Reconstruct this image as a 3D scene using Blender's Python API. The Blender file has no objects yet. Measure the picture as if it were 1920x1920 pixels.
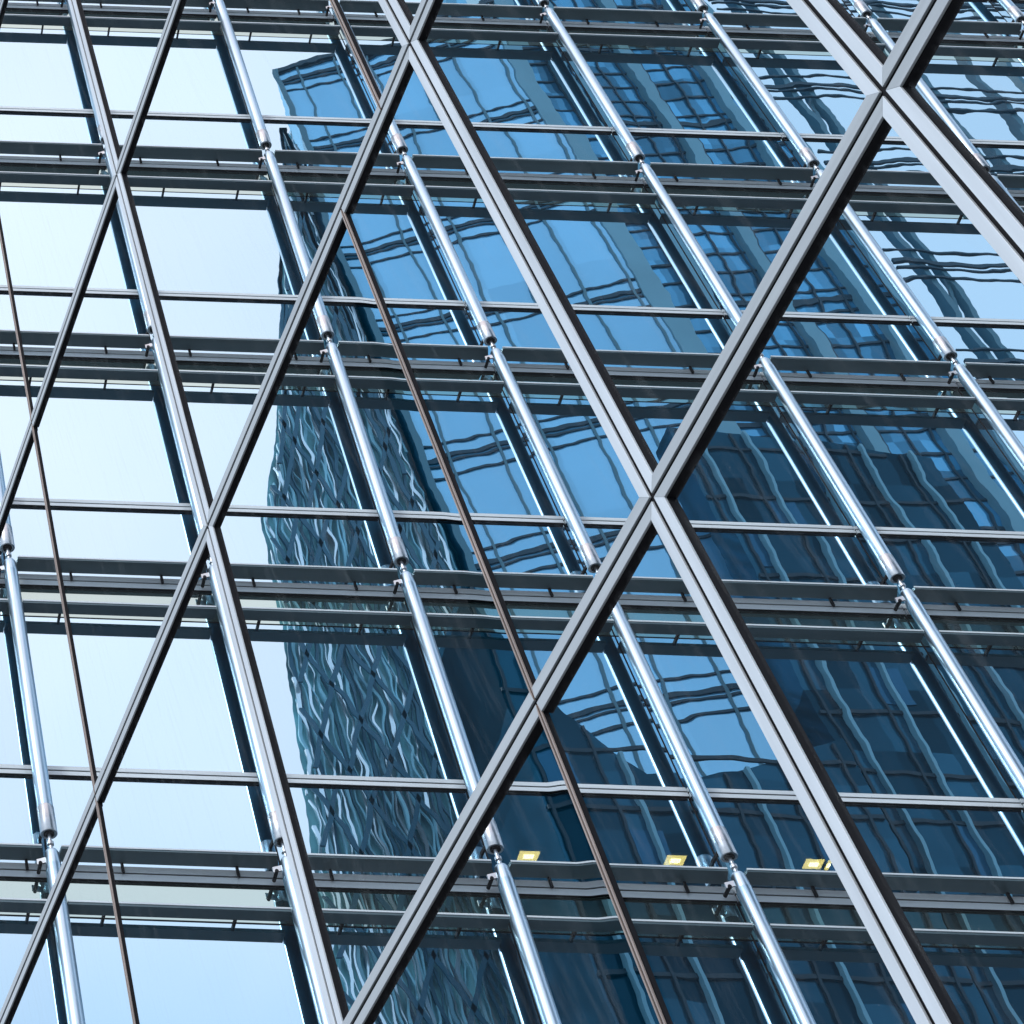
import bpy, bmesh, math, random
from mathutils import Vector, Matrix
R = random.Random(7)
SC = bpy.context.scene
COL = SC.collection

# ---------------------------------------------------------------- camera
PX, PY, F, PITCH, ROLL = -620.6507, 35.6007, 4066.4165, math.radians(57.12886), math.atan(0.033968)
cx = Vector((1, 0, 0)); cw = Vector((0, math.cos(PITCH), math.sin(PITCH))); cu = Vector((0, -math.sin(PITCH), math.cos(PITCH)))
cr = math.cos(ROLL) * cx + math.sin(ROLL) * cu
cup = -math.sin(ROLL) * cx + math.cos(ROLL) * cu
cam = bpy.data.cameras.new('camera'); camo = bpy.data.objects.new('camera', cam); COL.objects.link(camo)
camo.matrix_world = Matrix(((cr.x, cup.x, -cw.x, 0), (cr.y, cup.y, -cw.y, 0), (cr.z, cup.z, -cw.z, 0), (0, 0, 0, 1)))
cam.sensor_width = 36; cam.lens = F / 1920 * 36
cam.shift_x = (960 - PX) / 1920; cam.shift_y = -(960 - PY) / 1920
cam.clip_start = 0.1; cam.clip_end = 3000
SC.camera = camo

def ray(x, y):
    return ((x - PX) * cr - (y - PY) * cup + F * cw).normalized()
def at(x, y, Y):          # the point where the sight line of a pixel meets the vertical plane at distance Y
    d = ray(x, y); return d * (Y / d.y)

# ---------------------------------------------------------------- sky, sun, exposure
SUN = Vector((-0.55, -0.55, 0.63)).normalized()
el = math.asin(SUN.z); az = math.atan2(SUN.x, SUN.y)
w = bpy.data.worlds.new('World'); SC.world = w; w.use_nodes = True
nt = w.node_tree; nt.nodes.clear()
out = nt.nodes.new('ShaderNodeOutputWorld'); bg = nt.nodes.new('ShaderNodeBackground'); bg.inputs[1].default_value = 0.13
sky = nt.nodes.new('ShaderNodeTexSky'); sky.sky_type = 'NISHITA'; sky.sun_disc = False
sky.sun_elevation = el; sky.sun_rotation = az; sky.dust_density = 2.0; sky.air_density = 1.0
tc = nt.nodes.new('ShaderNodeTexCoord')
ns = nt.nodes.new('ShaderNodeTexNoise'); ns.inputs['Scale'].default_value = 1.6; ns.inputs['Detail'].default_value = 5; ns.inputs['Roughness'].default_value = 0.5
dt = nt.nodes.new('ShaderNodeVectorMath'); dt.operation = 'DOT_PRODUCT'; dt.inputs[1].default_value = Vector((-0.12, -0.45, 0.88)).normalized()
ma = nt.nodes.new('ShaderNodeMath'); ma.operation = 'MULTIPLY_ADD'; ma.inputs[1].default_value = 0.28
cr1 = nt.nodes.new('ShaderNodeMapRange'); cr1.inputs['From Min'].default_value = 0.96; cr1.inputs['From Max'].default_value = 1.12
haze = nt.nodes.new('ShaderNodeMix'); haze.data_type = 'RGBA'; haze.inputs['Factor'].default_value = 0.82
haze.inputs['B'].default_value = (8.1, 9.1, 10.8, 1)          # thin bright overcast, bluish
mix = nt.nodes.new('ShaderNodeMix'); mix.data_type = 'RGBA'
mix.inputs['B'].default_value = (15.0, 12.0, 11.7, 1)         # white cloud around the veiled sun
L = nt.links.new
L(tc.outputs['Generated'], ns.inputs['Vector']); L(tc.outputs['Generated'], dt.inputs[0])
L(ns.outputs[0], ma.inputs[0]); L(dt.outputs['Value'], ma.inputs[2]); L(ma.outputs[0], cr1.inputs[0])
L(sky.outputs[0], haze.inputs['A']); L(haze.outputs['Result'], mix.inputs['A'])
L(cr1.outputs[0], mix.inputs['Factor'])
L(mix.outputs['Result'], bg.inputs[0]); L(bg.outputs[0], out.inputs[0])
sl = bpy.data.lights.new('sun', 'SUN'); sl.energy = 1.2; sl.angle = math.radians(10); sl.color = (1, 0.96, 0.9)
so = bpy.data.objects.new('sun', sl); COL.objects.link(so)
so.rotation_euler = (-SUN).to_track_quat('-Z', 'Y').to_euler()
SC.view_settings.view_transform = 'Standard'; SC.view_settings.look = 'None'; SC.view_settings.gamma = 1
SC.view_settings.exposure = 0.0
SC.cycles.max_bounces = 12; SC.cycles.glossy_bounces = 8; SC.cycles.transparent_max_bounces = 16
SC.cycles.caustics_reflective = False; SC.cycles.caustics_refractive = False

# ---------------------------------------------------------------- materials
def mat(name, col, rough=0.5, metal=0.0, var=0.0, scale=3.0, spec=0.5, stretch=(1, 1, 1), rvar=0.0):
    m = bpy.data.materials.new(name); m.use_nodes = True; t = m.node_tree
    b = t.nodes['Principled BSDF']; b.inputs['Base Color'].default_value = (*col, 1)
    b.inputs['Roughness'].default_value = rough; b.inputs['Metallic'].default_value = metal; b.inputs['Specular IOR Level'].default_value = spec
    if var or rvar:
        g = t.nodes.new('ShaderNodeNewGeometry'); mp = t.nodes.new('ShaderNodeMapping'); mp.inputs['Scale'].default_value = stretch
        n = t.nodes.new('ShaderNodeTexNoise'); n.inputs['Scale'].default_value = scale; n.inputs['Detail'].default_value = 6
        t.links.new(g.outputs['Position'], mp.inputs[0]); t.links.new(mp.outputs[0], n.inputs['Vector'])
        r = t.nodes.new('ShaderNodeValToRGB'); e = r.color_ramp.elements
        e[0].position = 0.3; e[1].position = 0.7
        e[0].color = (*[c * (1 - var) for c in col], 1); e[1].color = (*[min(1, c * (1 + var)) for c in col], 1)
        t.links.new(n.outputs[0], r.inputs[0]); t.links.new(r.outputs[0], b.inputs['Base Color'])
        if rvar:
            q = t.nodes.new('ShaderNodeMapRange'); q.inputs['To Min'].default_value = max(0, rough - rvar); q.inputs['To Max'].default_value = rough + rvar
            q.inputs['From Min'].default_value = 0.3; q.inputs['From Max'].default_value = 0.7
            t.links.new(n.outputs[0], q.inputs[0]); t.links.new(q.outputs[0], b.inputs['Roughness'])
    return m

def glass(name, tint, refl, through, body, amp, fine):
    """Coated glazing: a mirror-like coat whose surface is very slightly wavy, over tinted see-through or coloured body."""
    m = bpy.data.materials.new(name); m.use_nodes = True; t = m.node_tree; t.nodes.clear(); N = t.nodes.new; K = t.links.new
    o = N('ShaderNodeOutputMaterial'); g = N('ShaderNodeNewGeometry'); oi = N('ShaderNodeObjectInfo')
    off = N('ShaderNodeVectorMath'); off.operation = 'MULTIPLY_ADD'; off.inputs[1].default_value = (61, 37, 83)
    K(oi.outputs['Random'], off.inputs[0]); K(g.outputs['Position'], off.inputs[2])
    acc = None
    for sc_, am, st in ((0.75, amp, (1, 1, 1.0)), (3.2, fine, (1.0, 1, 1.3))):
        mp = N('ShaderNodeMapping'); mp.inputs['Scale'].default_value = st; K(off.outputs[0], mp.inputs[0])
        n = N('ShaderNodeTexNoise'); n.inputs['Scale'].default_value = sc_; n.inputs['Detail'].default_value = 1.0
        K(mp.outputs[0], n.inputs['Vector'])
        s = N('ShaderNodeVectorMath'); s.operation = 'SUBTRACT'; s.inputs[1].default_value = (.5, .5, .5); K(n.outputs['Color'], s.inputs[0])
        f = N('ShaderNodeVectorMath'); f.operation = 'MULTIPLY'; f.inputs[1].default_value = (am, 0, am); K(s.outputs[0], f.inputs[0])
        if acc is None: acc = f.outputs[0]
        else:
            a = N('ShaderNodeVectorMath'); K(acc, a.inputs[0]); K(f.outputs[0], a.inputs[1]); acc = a.outputs[0]
    # every pane sits in its frame at its own tiny angle
    s = N('ShaderNodeVectorMath'); s.operation = 'SUBTRACT'; s.inputs[1].default_value = (.5, .5, .5); K(oi.outputs['Color'], s.inputs[0])
    f = N('ShaderNodeVectorMath'); f.operation = 'MULTIPLY'; f.inputs[1].default_value = (.04, 0, .04); K(s.outputs[0], f.inputs[0])
    a = N('ShaderNodeVectorMath'); K(acc, a.inputs[0]); K(f.outputs[0], a.inputs[1])
    b = N('ShaderNodeVectorMath'); K(g.outputs['Normal'], b.inputs[0]); K(a.outputs[0], b.inputs[1])
    nn = N('ShaderNodeVectorMath'); nn.operation = 'NORMALIZE'; K(b.outputs[0], nn.inputs[0])
    gl = N('ShaderNodeBsdfGlossy'); gl.inputs['Color'].default_value = (*tint, 1); gl.inputs['Roughness'].default_value = 0.0
    K(nn.outputs[0], gl.inputs['Normal'])
    di = N('ShaderNodeBsdfDiffuse'); di.inputs['Color'].default_value = (*body, 1)
    tr = N('ShaderNodeBsdfTransparent'); tr.inputs['Color'].default_value = (.45, .72, .85, 1)
    m1 = N('ShaderNodeMixShader'); m1.inputs[0].default_value = through; K(di.outputs[0], m1.inputs[1]); K(tr.outputs[0], m1.inputs[2])
    m2 = N('ShaderNodeMixShader'); m2.inputs[0].default_value = refl; K(m1.outputs[0], m2.inputs[1]); K(gl.outputs[0], m2.inputs[2])
    rv = N('ShaderNodeMapRange'); rv.inputs['To Min'].default_value = refl - .05; rv.inputs['To Max'].default_value = refl + .03
    K(oi.outputs['Random'], rv.inputs[0]); K(rv.outputs[0], m2.inputs[0])
    K(m2.outputs[0], o.inputs[0]); return m

def clear_glass(name):
    m = bpy.data.materials.new(name); m.use_nodes = True; t = m.node_tree; t.nodes.clear(); N = t.nodes.new; K = t.links.new
    o = N('ShaderNodeOutputMaterial'); tr = N('ShaderNodeBsdfTransparent'); tr.inputs['Color'].default_value = (.97, .99, 1, 1)
    gl = N('ShaderNodeBsdfGlossy'); gl.inputs['Roughness'].default_value = 0.0
    m2 = N('ShaderNodeMixShader'); m2.inputs[0].default_value = 0.010
    K(tr.outputs[0], m2.inputs[1]); K(gl.outputs[0], m2.inputs[2])
    g = N('ShaderNodeNewGeometry'); rot = N('ShaderNodeMapping'); rot.inputs['Rotation'].default_value = (math.radians(9), 0, 0)
    st = N('ShaderNodeMapping'); st.inputs['Scale'].default_value = (9, 9, .55)
    K(g.outputs['Position'], rot.inputs[0]); K(rot.outputs[0], st.inputs[0])
    n = N('ShaderNodeTexNoise'); n.inputs['Scale'].default_value = 1.5; n.inputs['Detail'].default_value = 7; n.inputs['Roughness'].default_value = .7; K(st.outputs[0], n.inputs['Vector'])
    n2 = N('ShaderNodeTexNoise'); n2.inputs['Scale'].default_value = 60; n2.inputs['Detail'].default_value = 2; K(g.outputs['Position'], n2.inputs['Vector'])
    r = N('ShaderNodeMapRange'); r.inputs['From Min'].default_value = .52; r.inputs['From Max'].default_value = .85; r.inputs['To Max'].default_value = .09; K(n.outputs[0], r.inputs[0])
    r2 = N('ShaderNodeMapRange'); r2.inputs['From Min'].default_value = .74; r2.inputs['From Max'].default_value = .80; r2.inputs['To Max'].default_value = .16; K(n2.outputs[0], r2.inputs[0])
    ad = N('ShaderNodeMath'); K(r.outputs[0], ad.inputs[0]); K(r2.outputs[0], ad.inputs[1])
    du = N('ShaderNodeBsdfDiffuse'); du.inputs['Color'].default_value = (.5, .55, .58, 1)
    m3 = N('ShaderNodeMixShader'); K(ad.outputs[0], m3.inputs[0]); K(m2.outputs[0], m3.inputs[1]); K(du.outputs[0], m3.inputs[2])
    K(m3.outputs[0], o.inputs[0]); return m

def edge_glass(name, y0, y1, k):
    # bent edge of a glass pane: bends the view by a fraction of a degree next to the post
    m = bpy.data.materials.new(name); m.use_nodes = True; t = m.node_tree; t.nodes.clear(); N = t.nodes.new; K = t.links.new
    o = N('ShaderNodeOutputMaterial'); g = N('ShaderNodeNewGeometry'); sp = N('ShaderNodeSeparateXYZ'); K(g.outputs['Position'], sp.inputs[0])
    r = N('ShaderNodeMapRange'); r.interpolation_type = 'SMOOTHSTEP'; r.inputs['From Min'].default_value = y0; r.inputs['From Max'].default_value = y1
    r.inputs['To Min'].default_value = 1 + k; r.inputs['To Max'].default_value = 1.00001; K(sp.outputs['Y'], r.inputs[0])
    b = N('ShaderNodeBsdfRefraction'); b.inputs['Roughness'].default_value = 0; b.inputs['Color'].default_value = (.97, .99, 1, 1)
    K(r.outputs[0], b.inputs['IOR']); n = N('ShaderNodeCombineXYZ'); n.inputs[0].default_value = -math.sin(.39164); n.inputs[1].default_value = -math.cos(.39164)
    K(n.outputs[0], b.inputs['Normal']); K(b.outputs[0], o.inputs[0]); return m

def blueglass(name, col, gcol, fac, rough, var, cell=None):
    m = bpy.data.materials.new(name); m.use_nodes = True; t = m.node_tree; t.nodes.clear(); N = t.nodes.new; K = t.links.new
    o = N('ShaderNodeOutputMaterial'); g = N('ShaderNodeNewGeometry')
    n = N('ShaderNodeTexNoise'); n.inputs['Scale'].default_value = 0.35; n.inputs['Detail'].default_value = 3; K(g.outputs['Position'], n.inputs['Vector'])
    r = N('ShaderNodeValToRGB'); e = r.color_ramp.elements; e[0].position = .35; e[1].position = .65
    e[0].color = (*[c * (1 - var) for c in col], 1); e[1].color = (*[c * (1 + var) for c in col], 1); K(n.outputs[0], r.inputs[0])
    di = N('ShaderNodeBsdfDiffuse'); K(r.outputs[0], di.inputs[0])
    gl = N('ShaderNodeBsdfGlossy'); gl.inputs['Color'].default_value = (*gcol, 1); gl.inputs['Roughness'].default_value = rough
    if cell:          # each window of the tower has its own blind, light or tint
        sn = N('ShaderNodeVectorMath'); sn.operation = 'SNAP'; sn.inputs[1].default_value = (cell[0], 50, cell[1]); K(g.outputs['Position'], sn.inputs[0])
        wn = N('ShaderNodeTexWhiteNoise'); K(sn.outputs[0], wn.inputs['Vector'])
        mr = N('ShaderNodeMapRange'); mr.inputs['To Min'].default_value = cell[2]; mr.inputs['To Max'].default_value = cell[3]; K(wn.outputs['Value'], mr.inputs[0])
        ml = N('ShaderNodeVectorMath'); ml.operation = 'SCALE'; K(r.outputs[0], ml.inputs[0]); K(mr.outputs[0], ml.inputs['Scale']); K(ml.outputs[0], di.inputs[0])
        m3 = N('ShaderNodeVectorMath'); m3.operation = 'SCALE'; m3.inputs[0].default_value = gcol; K(mr.outputs[0], m3.inputs['Scale']); K(m3.outputs[0], gl.inputs['Color'])
    mx = N('ShaderNodeMixShader'); mx.inputs[0].default_value = fac; K(di.outputs[0], mx.inputs[1]); K(gl.outputs[0], mx.inputs[2])
    K(mx.outputs[0], o.inputs[0]); return m

def lampmat(name, col, s):
    m = bpy.data.materials.new(name); m.use_nodes = True; b = m.node_tree.nodes['Principled BSDF']
    b.inputs['Base Color'].default_value = (.8, .8, .7, 1); b.inputs['Emission Color'].default_value = (*col, 1); b.inputs['Emission Strength'].default_value = s
    return m

M = dict(
    vision=glass('vision_glass', (.60, .85, 1.0), .78, .55, (.002, .10, .20), .0060, .0021),
    spandrel=glass('spandrel_glass', (.68, .88, .85), .60, 0.0, (.05, .075, .075), .0065, .0018),
    clear=clear_glass('clear_glass'),
    fin=mat('grey_painted_metal', (.11, .175, .205), .45, .3, .12, 1.2, stretch=(.3, 4, 4), rvar=.1),
    transom=mat('satin_aluminium', (.74, .85, .92), .40, .05, .10, 2.0, stretch=(.4, 3, 6), rvar=.08),
    dark=mat('dark_gasket', (.007, .008, .011), .7, 0, .2, 8, spec=.2),
    steel=mat('brushed_steel', (.46, .62, .75), .36, 1.0, .08, 4, stretch=(6, 6, .25), rvar=.08),
    steel2=mat('cast_steel', (.50, .54, .58), .35, 1.0, .15, 14, rvar=.1),
    vframe=mat('aluminium_lit', (.60, .68, .73), .32, .2, .14, 2.5, stretch=(3, 3, .3), rvar=.06),  # same metal as the horizontal bars, lightened for the light it catches
    hframe=mat('aluminium_dim', (.42, .48, .51), .38, .2, .14, 2.5, stretch=(.3, .3, 5), rvar=.06),  # same metal as the upright bars, darkened for its dimmer light
    bronze=mat('weathered_bronze', (.34, .29, .26), .40, .2, .2, 3, stretch=(3, 3, .5)),
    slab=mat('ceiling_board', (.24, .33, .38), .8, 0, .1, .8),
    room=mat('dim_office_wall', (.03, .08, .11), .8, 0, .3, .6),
    lamp=lampmat('yellow_lamp', (1, .52, .12), 13), bulb=lampmat('lamp_bulb', (1, .64, .24), 34),
    stone=mat('grey_stone', (.25, .26, .27), .7, 0, .15, 2),
    ground=mat('paving', (.22, .22, .22), .8, 0, .2, .5),
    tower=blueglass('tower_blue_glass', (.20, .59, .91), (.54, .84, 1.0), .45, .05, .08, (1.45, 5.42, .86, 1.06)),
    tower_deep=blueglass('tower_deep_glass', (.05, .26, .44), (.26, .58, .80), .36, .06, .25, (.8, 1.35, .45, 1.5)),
    band=mat('tower_dark_band', (.012, .04, .06), .5),
    rib=mat('tower_rib', (.10, .22, .27), .5),
    pil=mat('tower_pilaster', (.20, .40, .48), .5, 0, .1, .4),
    darkwall=blueglass('dark_office_glass', (.010, .045, .07), (.05, .14, .20), .22, .10, .3, (.78, 1.95, .45, 1.8)),
    darkband=mat('dark_office_band', (.006, .02, .03), .6),
    win=blueglass('dark_window', (.02, .085, .14), (.1, .25, .4), .25, .1, .3),
    tube_shade=mat('tube_back_shade', (.03, .15, .24), .6, 0, .2, 3, spec=.2),  # shade on the back of the tubes, put in as a colour
    lat_body=mat('lattice_backing', (.24, .54, .64), .5, 0, .8, 1.6, stretch=(1, 1, .35)),
    lat_a=mat('lattice_teal', (.36, .70, .80), .4, 0, .2, .8),
    lat_b=blueglass('lattice_pale', (.88, .95, .97), (.95, .98, 1.0), .72, .18, .08),
    lat_c=mat('lattice_dark', (.035, .13, .19), .5),
)

# ---------------------------------------------------------------- mesh helpers
class MB:
    def __init__(s): s.v = []; s.f = []; s.mi = []; s.mats = []
    def _m(s, m):
        if m not in s.mats: s.mats.append(m)
        return s.mats.index(m)
    def face(s, pts, m):
        i = len(s.v); s.v += [tuple(p) for p in pts]; s.f.append(tuple(range(i, i + len(pts)))); s.mi.append(s._m(m))
    def hexa(s, b, t, m):       # b, t: four corners each, both counter-clockwise seen from t
        i = len(s.v); s.v += [tuple(p) for p in b] + [tuple(p) for p in t]; k = s._m(m)
        for q in ((3, 2, 1, 0), (4, 5, 6, 7), (0, 1, 5, 4), (1, 2, 6, 5), (2, 3, 7, 6), (3, 0, 4, 7)):
            s.f.append(tuple(i + j for j in q)); s.mi.append(k)
    def box(s, x0, x1, y0, y1, z0, z1, m):
        s.hexa([(x0, y0, z0), (x1, y0, z0), (x1, y1, z0), (x0, y1, z0)], [(x0, y0, z1), (x1, y0, z1), (x1, y1, z1), (x0, y1, z1)], m)
    def prism(s, poly, z0, z1, m):
        n = len(poly); i = len(s.v); s.v += [(x, y, z0) for x, y in poly] + [(x, y, z1) for x, y in poly]; k = s._m(m)
        s.f.append(tuple(i + j for j in reversed(range(n)))); s.mi.append(k); s.f.append(tuple(i + n + j for j in range(n))); s.mi.append(k)
        for j in range(n):
            q = (j + 1) % n; s.f.append((i + j, i + q, i + n + q, i + n + j)); s.mi.append(k)
    def bar(s, a, b, wv, dv, m):   # box along a-b, half extents wv and dv (vectors)
        a = Vector(a); b = Vector(b); wv = Vector(wv); dv = Vector(dv)
        s.hexa([a - wv - dv, a + wv - dv, a + wv + dv, a - wv + dv], [b - wv - dv, b + wv - dv, b + wv + dv, b - wv + dv], m)
    def lathe(s, a, b, prof, m, n=28):   # prof: (t along a-b in metres, radius)
        a = Vector(a); d = (Vector(b) - a).normalized(); u = d.orthogonal().normalized(); v = d.cross(u); k = s._m(m); i0 = len(s.v)
        for t, r in prof:
            for j in range(n):
                q = 2 * math.pi * j / n; s.v.append(tuple(a + d * t + (u * math.cos(q) + v * math.sin(q)) * r))
        for p in range(len(prof) - 1):
            for j in range(n):
                q = (j + 1) % n; s.f.append((i0 + p * n + j, i0 + p * n + q, i0 + (p + 1) * n + q, i0 + (p + 1) * n + j)); s.mi.append(k)
        s.f.append(tuple(i0 + j for j in reversed(range(n)))); s.mi.append(k)
        s.f.append(tuple(i0 + (len(prof) - 1) * n + j for j in range(n))); s.mi.append(k)
    def build(s, name, parent=None, smooth=False, origin=None, bevel=0):
        me = bpy.data.meshes.new(name)
        o = Vector(origin) if origin is not None else Vector((0, 0, 0))
        me.from_pydata([tuple(Vector(p) - o) for p in s.v], [], s.f)
        for m in s.mats: me.materials.append(M[m])
        for p, k in zip(me.polygons, s.mi): p.material_index = k
        bm = bmesh.new(); bm.from_mesh(me); bmesh.ops.recalc_face_normals(bm, faces=bm.faces); bm.to_mesh(me); bm.free()
        if smooth:
            for p in me.polygons: p.use_smooth = len(p.vertices) == 4
            me.set_sharp_from_angle(angle=math.radians(35))
        ob = bpy.data.objects.new(name, me); COL.objects.link(ob); ob.location = o
        if parent is not None:
            ob.parent = parent; ob.matrix_parent_inverse = Matrix.Translation(-parent.location)
        if bevel:
            bv = ob.modifiers.new('bevel', 'BEVEL'); bv.width = bevel; bv.segments = 2; bv.limit_method = 'ANGLE'
        return ob

def empty(name, label, cat, loc=(0, 0, 0), group=None):
    o = bpy.data.objects.new(name, None); COL.objects.link(o); o.location = loc; o['label'] = label; o['category'] = cat
    if group: o['group'] = group
    return o
def pane(name, pts, m, parent, color=(.5, .5, .5, 1), back=None):
    mb = MB(); mb.face(pts, m); o = mb.build(name, parent); o.color = color
    return o

# ---------------------------------------------------------------- ground
g = MB(); g.face([(-900, -900, -1.6), (900, -900, -1.6), (900, 900, -1.6), (-900, 900, -1.6)], 'ground')
go = g.build('ground'); go['kind'] = 'structure'

# ---------------------------------------------------------------- the glazed office facade
D = 18.0
office = empty('office_building', 'mirror glass office facade with grey ledges and steel tubes, behind the framed glass wall', 'office building', (0, 0, 0))
XW0, XW1 = 2.95, 27.0
TUBES = [(3.949, .004), (6.183, .003), (8.377, .020), (10.374, -.009), (13.703, -.010), (16.130, -.002), (18.433, .035), (20.95, .02), (23.4, .0)]
def tx(i, z): return TUBES[i][0] + TUBES[i][1] * (z - 22)
LED = [31.95, 27.917, 23.892, 19.962, 16.220, 12.568, 8.93]       # lower ledge of each storey band
TRT = [32.72, 28.665, 24.624, 20.615, 16.862, 13.185, 9.52]       # top of the double transom above it
MID = [29.80, 25.755, 21.722, 17.938, 14.242, 10.55]              # middle transom in each storey
FN1 = [t - .035 for t in TRT]
TRT = [t - .062 for t in TRT]
MID = [m - .035 for m in MID]
ZTOP = 33.6; ZBOT = 8.0
edges = lambda z: [XW0] + [tx(i, z) for i in range(len(TUBES))] + [XW1]
TH = .15; TM = .105
def tilt(s): return (.5 + R.uniform(-s, s), .5, .5 + R.uniform(-s, s), 1)
nb = len(TUBES) + 1
JG = .009
for r in range(len(LED)):
    zt_mid = MID[r] if r < len(MID) else None
    z_next = TRT[r + 1] if r + 1 < len(TRT) else ZBOT
    for b in range(nb):
        def X(z): e = edges(z); return e[b] + JG, e[b + 1] - JG
        def quad(z0, z1):
            a0, a1 = X(z0); c0, c1 = X(z1); return [(a0, D, z0), (a1, D, z0), (c1, D, z1), (c0, D, z1)]
        # spandrel between the transom and the ledge
        pane('spandrel_panel', quad(LED[r] + .02, TRT[r] - TH), 'spandrel', office, tilt(.03))
        if zt_mid:
            c = list(tilt(.05)); pane('window_pane', quad(zt_mid + TM / 2, LED[r]), 'vision', office, c)
            c = list(tilt(.055)); c[2] -= .12; pane('window_pane', quad(z_next, zt_mid - TM / 2), 'vision', office, c)
        # double transoms: two aluminium strips with a dark groove
        for zc, hh in [(TRT[r] - TH / 2, TH / 2)] + ([(zt_mid, TM / 2)] if zt_mid else []):
            x0, x1 = X(zc); t = MB()
            t.box(x0, x1, D - .038, D - .004, zc + .009, zc + hh, 'transom')
            t.box(x0, x1, D - .038, D - .004, zc - hh, zc - .008, 'transom')
            t.box(x0 + .002, x1 - .002, D - .028, D - .006, zc - .008, zc + .009, 'dark')
            t.box(x0, x1, D - .034, D - .007, zc - hh - .004, zc - hh, 'dark')
            t.build('transom', office)
        # the two standing-off ledges, stopped at the tubes
        zc = FN1[r]; x0, x1 = X(zc); g0 = .085 if b > 0 else 0; g1 = .085 if b < nb - 1 else 0
        f = MB(); f.hexa([(x0 + g0, D - .262, zc - .016), (x1 - g1, D - .262, zc - .016), (x1 - g1 + .05, D - .062, zc - .016), (x0 + g0 - .02, D - .062, zc - .016)],
                         [(x0 + g0, D - .262, zc + .016), (x1 - g1, D - .262, zc + .016), (x1 - g1 + .05, D - .062, zc + .016), (x0 + g0 - .02, D - .062, zc + .016)], 'fin')
        f.box(x0 + g0, x1 - g1, D - .268, D - .2625, zc + .004, zc + .021, 'transom')
        fo = f.build('sunshade_ledge', office)
        k = MB(); n = 2
        for q in range(n):
            bx = x0 + (x1 - x0) * (q + .5 + R.uniform(-.12, .12)) / n
            kk = MB(); kk.box(bx - .012, bx + .012, D - .085, D - .0565, zc - .125, zc - .0165, 'dark'); kk.build('bracket', fo)
        zc = LED[r]; x0, x1 = X(zc); g0 = .072 if b > 0 else 0; g1 = .072 if b < nb - 1 else 0
        f = MB(); f.box(x0 + g0, x1 - g1, D - .240, D - .085, zc - .018, zc + .018, 'fin')
        f.box(x0 + g0, x1 - g1, D - .246, D - .2405, zc + .006, zc + .024, 'transom')
        fo = f.build('lower_ledge', office)
        for q in range(n):
            bx = x0 + (x1 - x0) * (q + .5 + R.uniform(-.12, .12)) / n
            kk = MB(); kk.box(bx - .012, bx + .012, D - .0845, D - .003, zc - .02, zc + .012, 'dark'); kk.build('bracket', fo)
# vertical glazing joints
for i in range(len(TUBES)):
    j = MB(); j.bar((tx(i, ZBOT), D + .004, ZBOT), (tx(i, ZTOP), D + .004, ZTOP), (.0085, 0, 0), (0, .006, 0), 'dark'); j.build('glazing_joint', office)
# steel tubes, one per bay line and storey
YT = D - .225; RT = .078
for i in range(len(TUBES)):
    for r in range(len(FN1)):
        zt = FN1[r] - .02
        zb = FN1[r + 1] + .165 if r + 1 < len(FN1) else ZBOT
        a = Vector((tx(i, zb), YT, zb)); b = Vector((tx(i, zt), YT, zt)); h = (b - a).length
        zl = h - (FN1[r] - LED[r])            # collar seam where the lower ledge meets the tube
        t = MB(); t.lathe(a, b, [(.30, RT), (zl - .02, RT), (zl - .012, RT - .003), (h - .17, RT - .003), (h - .165, RT - .002)], 'steel', 36)
        to = t.build('support_tube', office, True)
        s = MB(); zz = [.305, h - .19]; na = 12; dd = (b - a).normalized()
        for q in range(na):          # added half sleeve, its dark colour standing for shade on the tube's back
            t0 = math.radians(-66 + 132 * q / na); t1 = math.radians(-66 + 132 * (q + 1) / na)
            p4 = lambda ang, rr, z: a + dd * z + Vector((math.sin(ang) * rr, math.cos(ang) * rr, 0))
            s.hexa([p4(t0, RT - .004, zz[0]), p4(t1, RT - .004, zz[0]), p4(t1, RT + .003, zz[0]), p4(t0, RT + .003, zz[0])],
                   [p4(t0, RT - .004, zz[1]), p4(t1, RT - .004, zz[1]), p4(t1, RT + .003, zz[1]), p4(t0, RT + .003, zz[1])], 'tube_shade')
        s.build('back_shade_sleeve', to)
        s = MB(); s.lathe(a, b, [(0.006, RT - .012), (0, RT - .008), (0, RT + .002), (.004, RT + .0045), (.292, RT + .0045), (.299, RT + .001)], 'steel2', 36)
        s.build('socket', to, True)
        e = MB(); e.lathe(a - Vector((0, 0, .004)), b, [(0, .052), (.012, .052)], 'dark', 24); e.build('end_cap', to, True)
        c = MB(); c.lathe(a, b, [(h - .164, RT - .004), (h - .03, RT - .010), (h, RT - .026)], 'steel', 36); c.build('tapered_head', to, True)
        p = MB(); p.lathe(b - Vector((0, 0, .01)), b + Vector((0, 0, 1)), [(0, .02), (.06, .02), (.075, .034), (.105, .034), (.12, .018), (.19, .018)], 'steel2', 18); p.build('pin', to, True)
        if r + 1 < len(FN1):
            q = MB(); z = zb + .13; x = tx(i, z)
            q.bar((x - .02, YT + .05, z), (x - .05, D - .003, z - .02), (.012, 0, 0), (0, 0, .016), 'dark'); q.build('tie_arm', to)
        q = MB(); z = zt - .10; x = tx(i, z)
        q.bar((x - .05, YT, z), (x - .15, YT + .03, z - .01), (0, .010, 0), (0, 0, .028), 'steel2')
        q.lathe((x - .12, YT - .0, z - .03), (x - .12, YT + .22, z - .03), [(0, .018), (.16, .018)], 'dark', 12); q.build('clamp', to)
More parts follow.
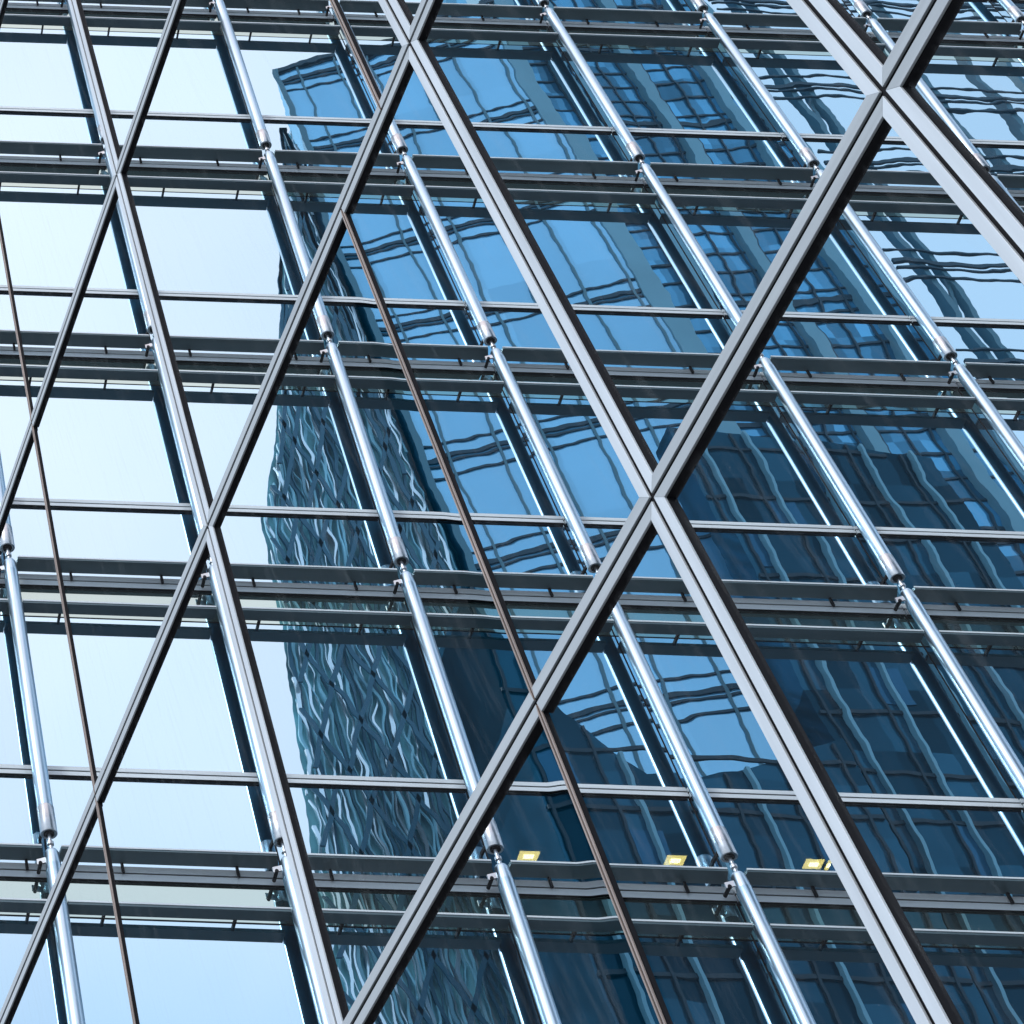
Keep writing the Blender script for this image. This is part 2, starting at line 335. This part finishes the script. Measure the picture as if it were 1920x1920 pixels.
# rooms behind the glass
for r in range(len(LED)):
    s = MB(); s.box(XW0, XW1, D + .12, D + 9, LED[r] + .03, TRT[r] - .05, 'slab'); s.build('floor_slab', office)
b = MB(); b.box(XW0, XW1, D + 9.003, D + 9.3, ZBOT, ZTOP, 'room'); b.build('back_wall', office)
b = MB(); b.box(XW0 - .3, XW1, D - .02, D + 9.3, -1.6, ZBOT - .003, 'stone'); b.box(XW0 - .3, XW0 - .003, D + .02, D + 9.3, ZBOT, ZTOP, 'stone')
b.box(XW1 + .003, XW1 + .3, D + .02, D + 9.3, ZBOT, ZTOP, 'stone'); b.box(XW0 - .3, XW1 + .3, D - .02, D + 9.3, ZTOP + .003, ZTOP + .4, 'stone'); b.build('wall', office)
# ceiling lamps seen through the glass
zc = LED[4] + .03
for x, y, wd, lb in ((990, 1603, .26, 'lit yellow ceiling lamp just right of a tube socket, leftmost of the lamp row'),
                 (1265, 1611, .25, 'lit yellow ceiling lamp between the slim brown post and a tube, middle of the row'),
                 (1524, 1618, .24, 'broad lit yellow ceiling lamp just left of the thick pale frame post'),
                 (1552, 1620, .07, 'narrow lit yellow strip lamp touching the thick pale frame post')):
    d = ray(x, y); p = d * ((zc - .02) / d.z)
    e = empty('ceiling_lamp', lb, 'ceiling lamp', (p.x, p.y, zc - .002), 'lit ceiling lamps behind the lower windows')
    h = MB(); h.box(p.x - wd / 2 - .03, p.x + wd / 2 + .03, p.y - .13, p.y + .13, zc - .03, zc - .004, 'room'); h.build('housing', e)
    e2 = MB(); e2.box(p.x - wd / 2 + .015, p.x + wd / 2 - .015, p.y - .085, p.y + .085, zc - .040, zc - .0305, 'lamp'); e2.build('diffuser', e)
    e3 = MB(); e3.box(p.x - wd * .22, p.x + wd * .22, p.y - .035, p.y + .035, zc - .047, zc - .0405, 'bulb'); e3.build('bulb', e)

# ---------------------------------------------------------------- the framed glass wall standing at right angles to the facade
X0, K = 5.2, .132688
hn = math.hypot(1, K); NI = Vector((1 / hn, K / hn, 0))
def wp(Y, z, d=0.0): return Vector((X0 - K * Y, Y, z)) + NI * d
screen = empty('glass_wall', 'framed glass wall of tall panes crossing in front of the blue facade', 'glass wall', (X0, 0, 0))
MU = {4: (4.639, .029), 3: (6.796, .033), 2: (8.025, .002), 1: (10.765, .002), 0: (13.62, -.008), 'b': (7.29, .008), 5: (2.9, .03), 'e': (17.55, 0)}
def my(k, z): return MU[k][0] + MU[k][1] * (z - 10)
LV = [3.1, 6.818, 10.555, 14.522, 19.70, 23.8]
FW, GP = .057, .0120
def unit(k0, k1, z0, z1):
    # a pane framed all round; k0 is the post nearer the street
    def P(u, z, d):      # u: metres in from the k0 side if >= 0, from the k1 side if negative
        Y = my(k0, z) + u if u >= 0 else my(k1, z) + u
        return wp(Y, z, d)
    SL = (0, 2, 'b')                    # the slim dark posts
    wa = lambda k, a: (a * .5 if k in SL else a); wb = lambda k, b: (b * .24 if k in SL else b)
    wd = lambda k, d: (d * .6 if k in SL else d)
    def ring(mb, a, b, d0, d1, mats):
        zs = [z0 + a, z0 + b, z1 - b, z1 - a]; a0, a1, b0, b1 = wa(k0, a), wa(k1, a), wb(k0, b), wb(k1, b)
        def mit(c, m, d1=d1): mb.hexa([P(u, z, d0) for u, z in c], [P(u, z, d1) for u, z in c], m)
        mit([(a0, zs[0]), (b0, zs[1]), (b0, zs[2]), (a0, zs[3])], mats[0], wd(k0, d1))
        mit([(-a1, zs[0]), (-b1, zs[1]), (-b1, zs[2]), (-a1, zs[3])], mats[1], wd(k1, d1))
        mit([(a0, zs[0]), (-a1, zs[0]), (-b1, zs[1]), (b0, zs[1])], mats[2])
        mit([(a0, zs[3]), (-a1, zs[3]), (-b1, zs[2]), (b0, zs[2])], mats[2])
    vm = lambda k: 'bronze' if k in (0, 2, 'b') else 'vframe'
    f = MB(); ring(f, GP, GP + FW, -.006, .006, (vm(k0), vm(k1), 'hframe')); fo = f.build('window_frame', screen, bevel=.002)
    k = MB(); ring(k, 1e-5, GP + FW + .004,   .0075, .050, ('dark', 'dark', 'dark')); k.build('gasket', fo)
    u = GP + FW - .002; u0 = wb(k0, u); u1 = wb(k1, u)
    if k0 == 2:
        key = 'edge%d' % int(z0); yb = my(2, z0) + u0
        M[key] = edge_glass('bent_edge_glass', yb + .04, yb + .20, .0026 if z0 < 6 else .0009)
        e = MB(); e.face([P(u0, z0 + u, .02), P(u0 + .24, z0 + u, .02), P(u0 + .24, z1 - u, .02), P(u0, z1 - u, .02)], key); e.build('pane', fo); u0 += .241
    p = MB(); p.face([P(u0, z0 + u, .02), P(-u1, z0 + u, .02), P(-u1, z1 - u, .02), P(u0, z1 - u, .02)], 'clear'); p.build('pane', fo)
COLS_LOW = [(5, 4), (4, 3), (3, 2), (2, 1), (1, 0), (0, 'e')]
COLS_UP = [(5, 4), (4, 3), (3, 'b'), ('b', 1), (1, 0), (0, 'e')]
for li in range(len(LV) - 1):
    for a, b in (COLS_LOW if LV[li + 1] < 11 else COLS_UP):
        unit(a, b, LV[li], LV[li + 1])
s = MB(); s.bar(wp(2.9, .74, .1), wp(17.55, .74, .1), (0, 0, 2.335), NI * .15, 'stone'); s.build('plinth', screen)

# ---------------------------------------------------------------- buildings across the street (seen mirrored in the facade)
def mir(x, yv, z=None):
    return (x, 2 * D - yv) if z is None else (x, 2 * D - yv, z)
G0 = -1.6
tw = empty('glass_tower', 'tall blue glass tower with dark floor lines across the street, mirrored in the facade', 'tower', mir(30, 52, G0))
def tparent(o, e=None):
    return o
a20 = math.radians(20.5); a6 = math.radians(6.5)
A = Vector((25.05, 50.0)); B = A + Vector((math.cos(a20), -math.sin(a20))) * 8.9
C_ = B + Vector((.35, 1.2)); E_ = C_ + Vector((math.cos(a6), -math.sin(a6))) * 8.6
TOPZ = 74.7
def wall(name, p, q, z0, z1, m, thick, parent, off=0.0):
    d = (q - p).normalized(); n = Vector((-d.y, d.x))
    poly = [p - n * off, q - n * off, q + n * (thick - off), p + n * (thick - off)]
    mb = MB(); mb.prism([mir(v.x, v.y) for v in poly], z0, z1, m); return mb.build(name, parent)
def strips(p, q, zs, hgt, m, proud, mb):
    d = (q - p).normalized(); n = Vector((-d.y, d.x))
    for z in zs:
        poly = [p - n * proud, q - n * proud, q - n * .003, p - n * .003]
        mb.prism([mir(v.x, v.y) for v in poly], z - hgt / 2, z + hgt / 2, m)
def posts(p, q, ts, wdt, m, proud, z0, z1, mb):
    d = (q - p).normalized(); n = Vector((-d.y, d.x))
    for t in ts:
        c = p + d * t; poly = [c - d * wdt / 2 - n * proud, c + d * wdt / 2 - n * proud, c + d * wdt / 2 - n * .003, c - d * wdt / 2 - n * .003]
        mb.prism([mir(v.x, v.y) for v in poly], z0, z1, m)
def fix(o, e): return o
wall('wall', A, B, G0, TOPZ, 'tower', 14, tw)
FL = [73.95 - 5.42 * i for i in range(14)]
mb = MB(); strips(A, B, [z + .62 for z in FL], .075, 'band', .05, mb); strips(A, B, [z + .06 for z in FL], .17, 'band', .07, mb); strips(A, B, [z - .17 for z in FL], .075, 'band', .05, mb); strips(A, B, [z - .72 for z in FL], .085, 'band', .05, mb)
fix(mb.build('floor_band', tw), tw)
mb = MB(); posts(A, B, [1.55 * i + .9 for i in range(6)], .085, 'rib', .10, G0, TOPZ, mb); fix(mb.build('mullion', tw), tw)
mb = MB(); posts(A, B, [.06], .22, 'rib', .16, G0, TOPZ + .15, mb); fix(mb.build('corner_post', tw), tw)
mb = MB(); strips(A, B, [TOPZ + .05], .25, 'band', .14, mb); fix(mb.build('parapet', tw), tw)
mb = MB(); mb.prism([mir(v.x, v.y) for v in (B + Vector((-.05, -.12)), B + Vector((.75, -.1)), C_ + Vector((.40, 0)), C_ + Vector((-.2, .6)))], G0, 84, 'pil'); fix(mb.build('corner_pillar', tw), tw)
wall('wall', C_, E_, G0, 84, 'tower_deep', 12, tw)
mb = MB()
for z in FL + [79.4, 84.8]:
    strips(C_, E_, [z + .55, z - .5], .09, 'band', .05, mb); strips(C_, E_, [z + .05], .22, 'band', .07, mb); strips(C_, E_, [z + 1.7, z - 1.6, z + 2.7], .09, 'band', .05, mb)
fix(mb.build('floor_band', tw), tw)
mb = MB(); posts(C_, E_, [.35 + .8 * i for i in range(11)], .06, 'band', .09, G0, 84, mb); fix(mb.build('mullion', tw), tw)
for t in (2.2, 4.7, 7.2, 8.5):
    mb = MB(); posts(C_, E_, [t], .42, 'pil', .45, G0, 84, mb); fix(mb.build('pilaster', tw), tw)

# lattice-clad building on the tower's flank
lt = empty('lattice_building', 'teal building wrapped in a woven lattice of narrow slats, mirrored left of the blue tower', 'building', mir(21, 50, G0))
LE = [(70.6, 24.5), (62, 22.9), (50.0, 19.5), (40, 18.5), (30, 17.5), (G0, 14.0)]
def lx(z):
    for (za, xa), (zb, xb) in zip(LE, LE[1:]):
        if z >= zb: return xb + (xa - xb) * (z - zb) / (za - zb)
    return LE[-1][1]
body = MB()
for (za, xa), (zb, xb) in zip(LE, LE[1:]):
    body.hexa([mir(xb, 50.6, zb), mir(24.9, 50.6, zb), mir(30.5, 60, zb), mir(xb + 5.5, 60, zb)], [mir(xa, 50.6, za - .002), mir(24.9, 50.6, za - .002), mir(30.5, 60, za - .002), mir(xa + 5.5, 60, za - .002)], 'lat_body')
fix(body.build('wall', lt), lt)
sl_ = MB()
n = 0; x = 24.8
while x > 13.5:
    wv = R.uniform(.03, .065); yv = 50.35 + R.uniform(-.1, .1); lam = R.uniform(1.4, 1.9); ph = n * math.pi + R.uniform(-.5, .5)
    m = R.choices(['lat_a', 'lat_b', 'lat_c', 'pil'], [.34, .50, .12, .04])[0]
    z = 24.0; prev = None
    while z < 70.3:
        am = .085 * (.6 + .4 * math.sin(z * .37 + n))
        xx = x + am * math.sin(2 * math.pi * z / lam + ph) + (z - 50) * .012
        hw = wv * (.65 + .35 * math.sin(z * 1.7 + n * 2.1))
        if xx - hw < lx(z) + .02 or xx + hw > 24.9: prev = None
        else:
            if prev is not None:
                (px, pz, ph_) = prev
                f_ = [mir(px - ph_, yv, pz), mir(px + ph_, yv, pz), mir(xx + hw, yv, z), mir(xx - hw, yv, z)]
                bk = [mir(px - ph_, yv + .1, pz), mir(px + ph_, yv + .1, pz), mir(xx + hw, yv + .1, z), mir(xx - hw, yv + .1, z)]
                sl_.hexa(f_, bk, m)
            prev = (xx, z, hw)
        z += .2
    x -= R.uniform(.10, .145); n += 1
fix(sl_.build('lattice_screen', lt), lt)
dg = MB()
for i in range(26):
    zb = 10 + i * 3.0; 
    for sgn in (1, -1):
        za = zb + 14; xa = (24.4, lx(zb) + .2)[::sgn]
        a = Vector(mir(xa[0], 50.12, zb)); b = Vector(mir((24.4, lx(min(za, 70.2)) + .1)[::sgn][1], 50.12, min(za, 70.2)))
        if zb < 64: dg.bar(a, b, (.075, 0, 0), (0, .03, 0), 'lat_c')
fix(dg.build('brace', lt), lt)

# low dark office block, and an added dark slab for the tower's dark lower reflection
def block(name, label, outline, yv, depth, floors, cols, pil_x):
    e = empty(name, label, 'office block', mir(outline[0][0], yv, G0))
    n = len(outline)
    mb = MB(); mb.hexa
    fr = [mir(x, yv, z) for x, z in outline]; bk = [mir(x, yv + depth, z) for x, z in outline]
    mb.face(fr, 'darkwall'); mb.face(bk, 'darkwall')
    for i in range(n): mb.face([fr[i], fr[(i + 1) % n], bk[(i + 1) % n], bk[i]], 'darkwall')
    fix(mb.build('wall', e), e)
    xs = [p[0] for p in outline]
    def top(x):
        t = [p for p in outline if p[1] > G0 + 1]
        t.sort()
        for (xa, za), (xb, zb) in zip(t, t[1:]):
            if xa <= x <= xb: return za + (zb - za) * (x - xa) / max(1e-6, xb - xa)
        return 0
    bd = MB()
    for z in floors:
        seg = [x / 20 for x in range(int(min(xs) * 20), int(max(xs) * 20)) if top(x / 20) > z + .2]
        if seg: bd.box(min(seg), max(seg), 2 * D - yv + .003, 2 * D - yv + .07, z - .055, z + .055, 'darkband')
    fix(bd.build('floor_band', e), e)
    mu = MB()
    for x in cols:
        if top(x) > 1: mu.box(x - .035, x + .035, 2 * D - yv + .003, 2 * D - yv + .09, G0, top(x) - .1, 'darkband')
    fix(mu.build('mullion', e), e)
    wn = MB()
    for z in floors:
        for x in cols:
            if R.random() < .35 and top(x) > z + 2.2: wn.box(x + .08, x + .08 + R.choice([.5, .8]), 2 * D - yv + .003, 2 * D - yv + .025, z + .3, z + R.choice([1.4, 1.9]), 'win')
    fix(wn.build('window', e), e)
    for x in pil_x:
        if top(x) > 1:
            p = MB(); p.box(x - .045, x + .045, 2 * D - yv + .004, 2 * D - yv + .22, G0, top(x) - .05, 'pil'); fix(p.build('pilaster', e), e)
    return e
block('dark_block', 'added dark teal slab with pale pilasters, standing for the dark reflection low on the blue tower, mirrored on the right', [(30.2, G0), (38.2, G0), (38.0, 48.0), (34, 48.6), (30.6, 49.0)], 45.0, 1.2,  # added to darken the tower's lower face, which reflects something dark
      [1.95 * i + 1.2 for i in range(25)], [30.8 + 1.56 * i for i in range(5)], [31.2, 32.75, 34.3, 35.9, 37.3])
block('dark_block', 'low dark office block with stepped roof, mirrored in front of the blue tower', [(21.6, G0), (30.1, G0), (30.1, 36.6), (27.0, 35.3), (24.6, 35.0), (24.0, 35.6), (22.9, 37.6), (21.8, 41.2)], 44.0, 5.0,
      [1.95 * i + .6 for i in range(21)], [21.9 + 1.56 * i for i in range(6)], [22.5, 24.05, 25.6, 27.2, 28.8])

# open steel frame to the right of the tower
fr_ = empty('steel_frame', 'open steel frame of teal columns and beams against the sky, mirrored at the upper right', 'steel frame', mir(45, 47, G0))
for x in (43.6, 44.25, 47.2, 48.9, 49.6, 52.0, 53.8, 56.0):
    c = MB(); c.box(x - .10, x + .10, 2 * D - 47.2, 2 * D - 46.8, G0, 92, 'rib'); fix(c.build('column', fr_), fr_)
for z in FL[:9] + [79.4, 84.8]:
    c = MB()
    for dz, hh in ((.62, .07), (.0, .17), (-.3, .07), (-.8, .08)):
        c.box(42.6, 57, 2 * D - 46.79, 2 * D - 46.70, z + 1.6 + dz - hh / 2, z + 1.6 + dz + hh / 2, 'band')
    fix(c.build('beam', fr_), fr_)
for i in range(8):
    c = MB(); z0 = 40 + i * 5.42; c.bar(mir(43.6, 47.0, z0), mir(44.25, 47.0, z0 + 2.7), (.06, 0, 0), (0, .06, 0), 'rib'); fix(c.build('brace', fr_), fr_)
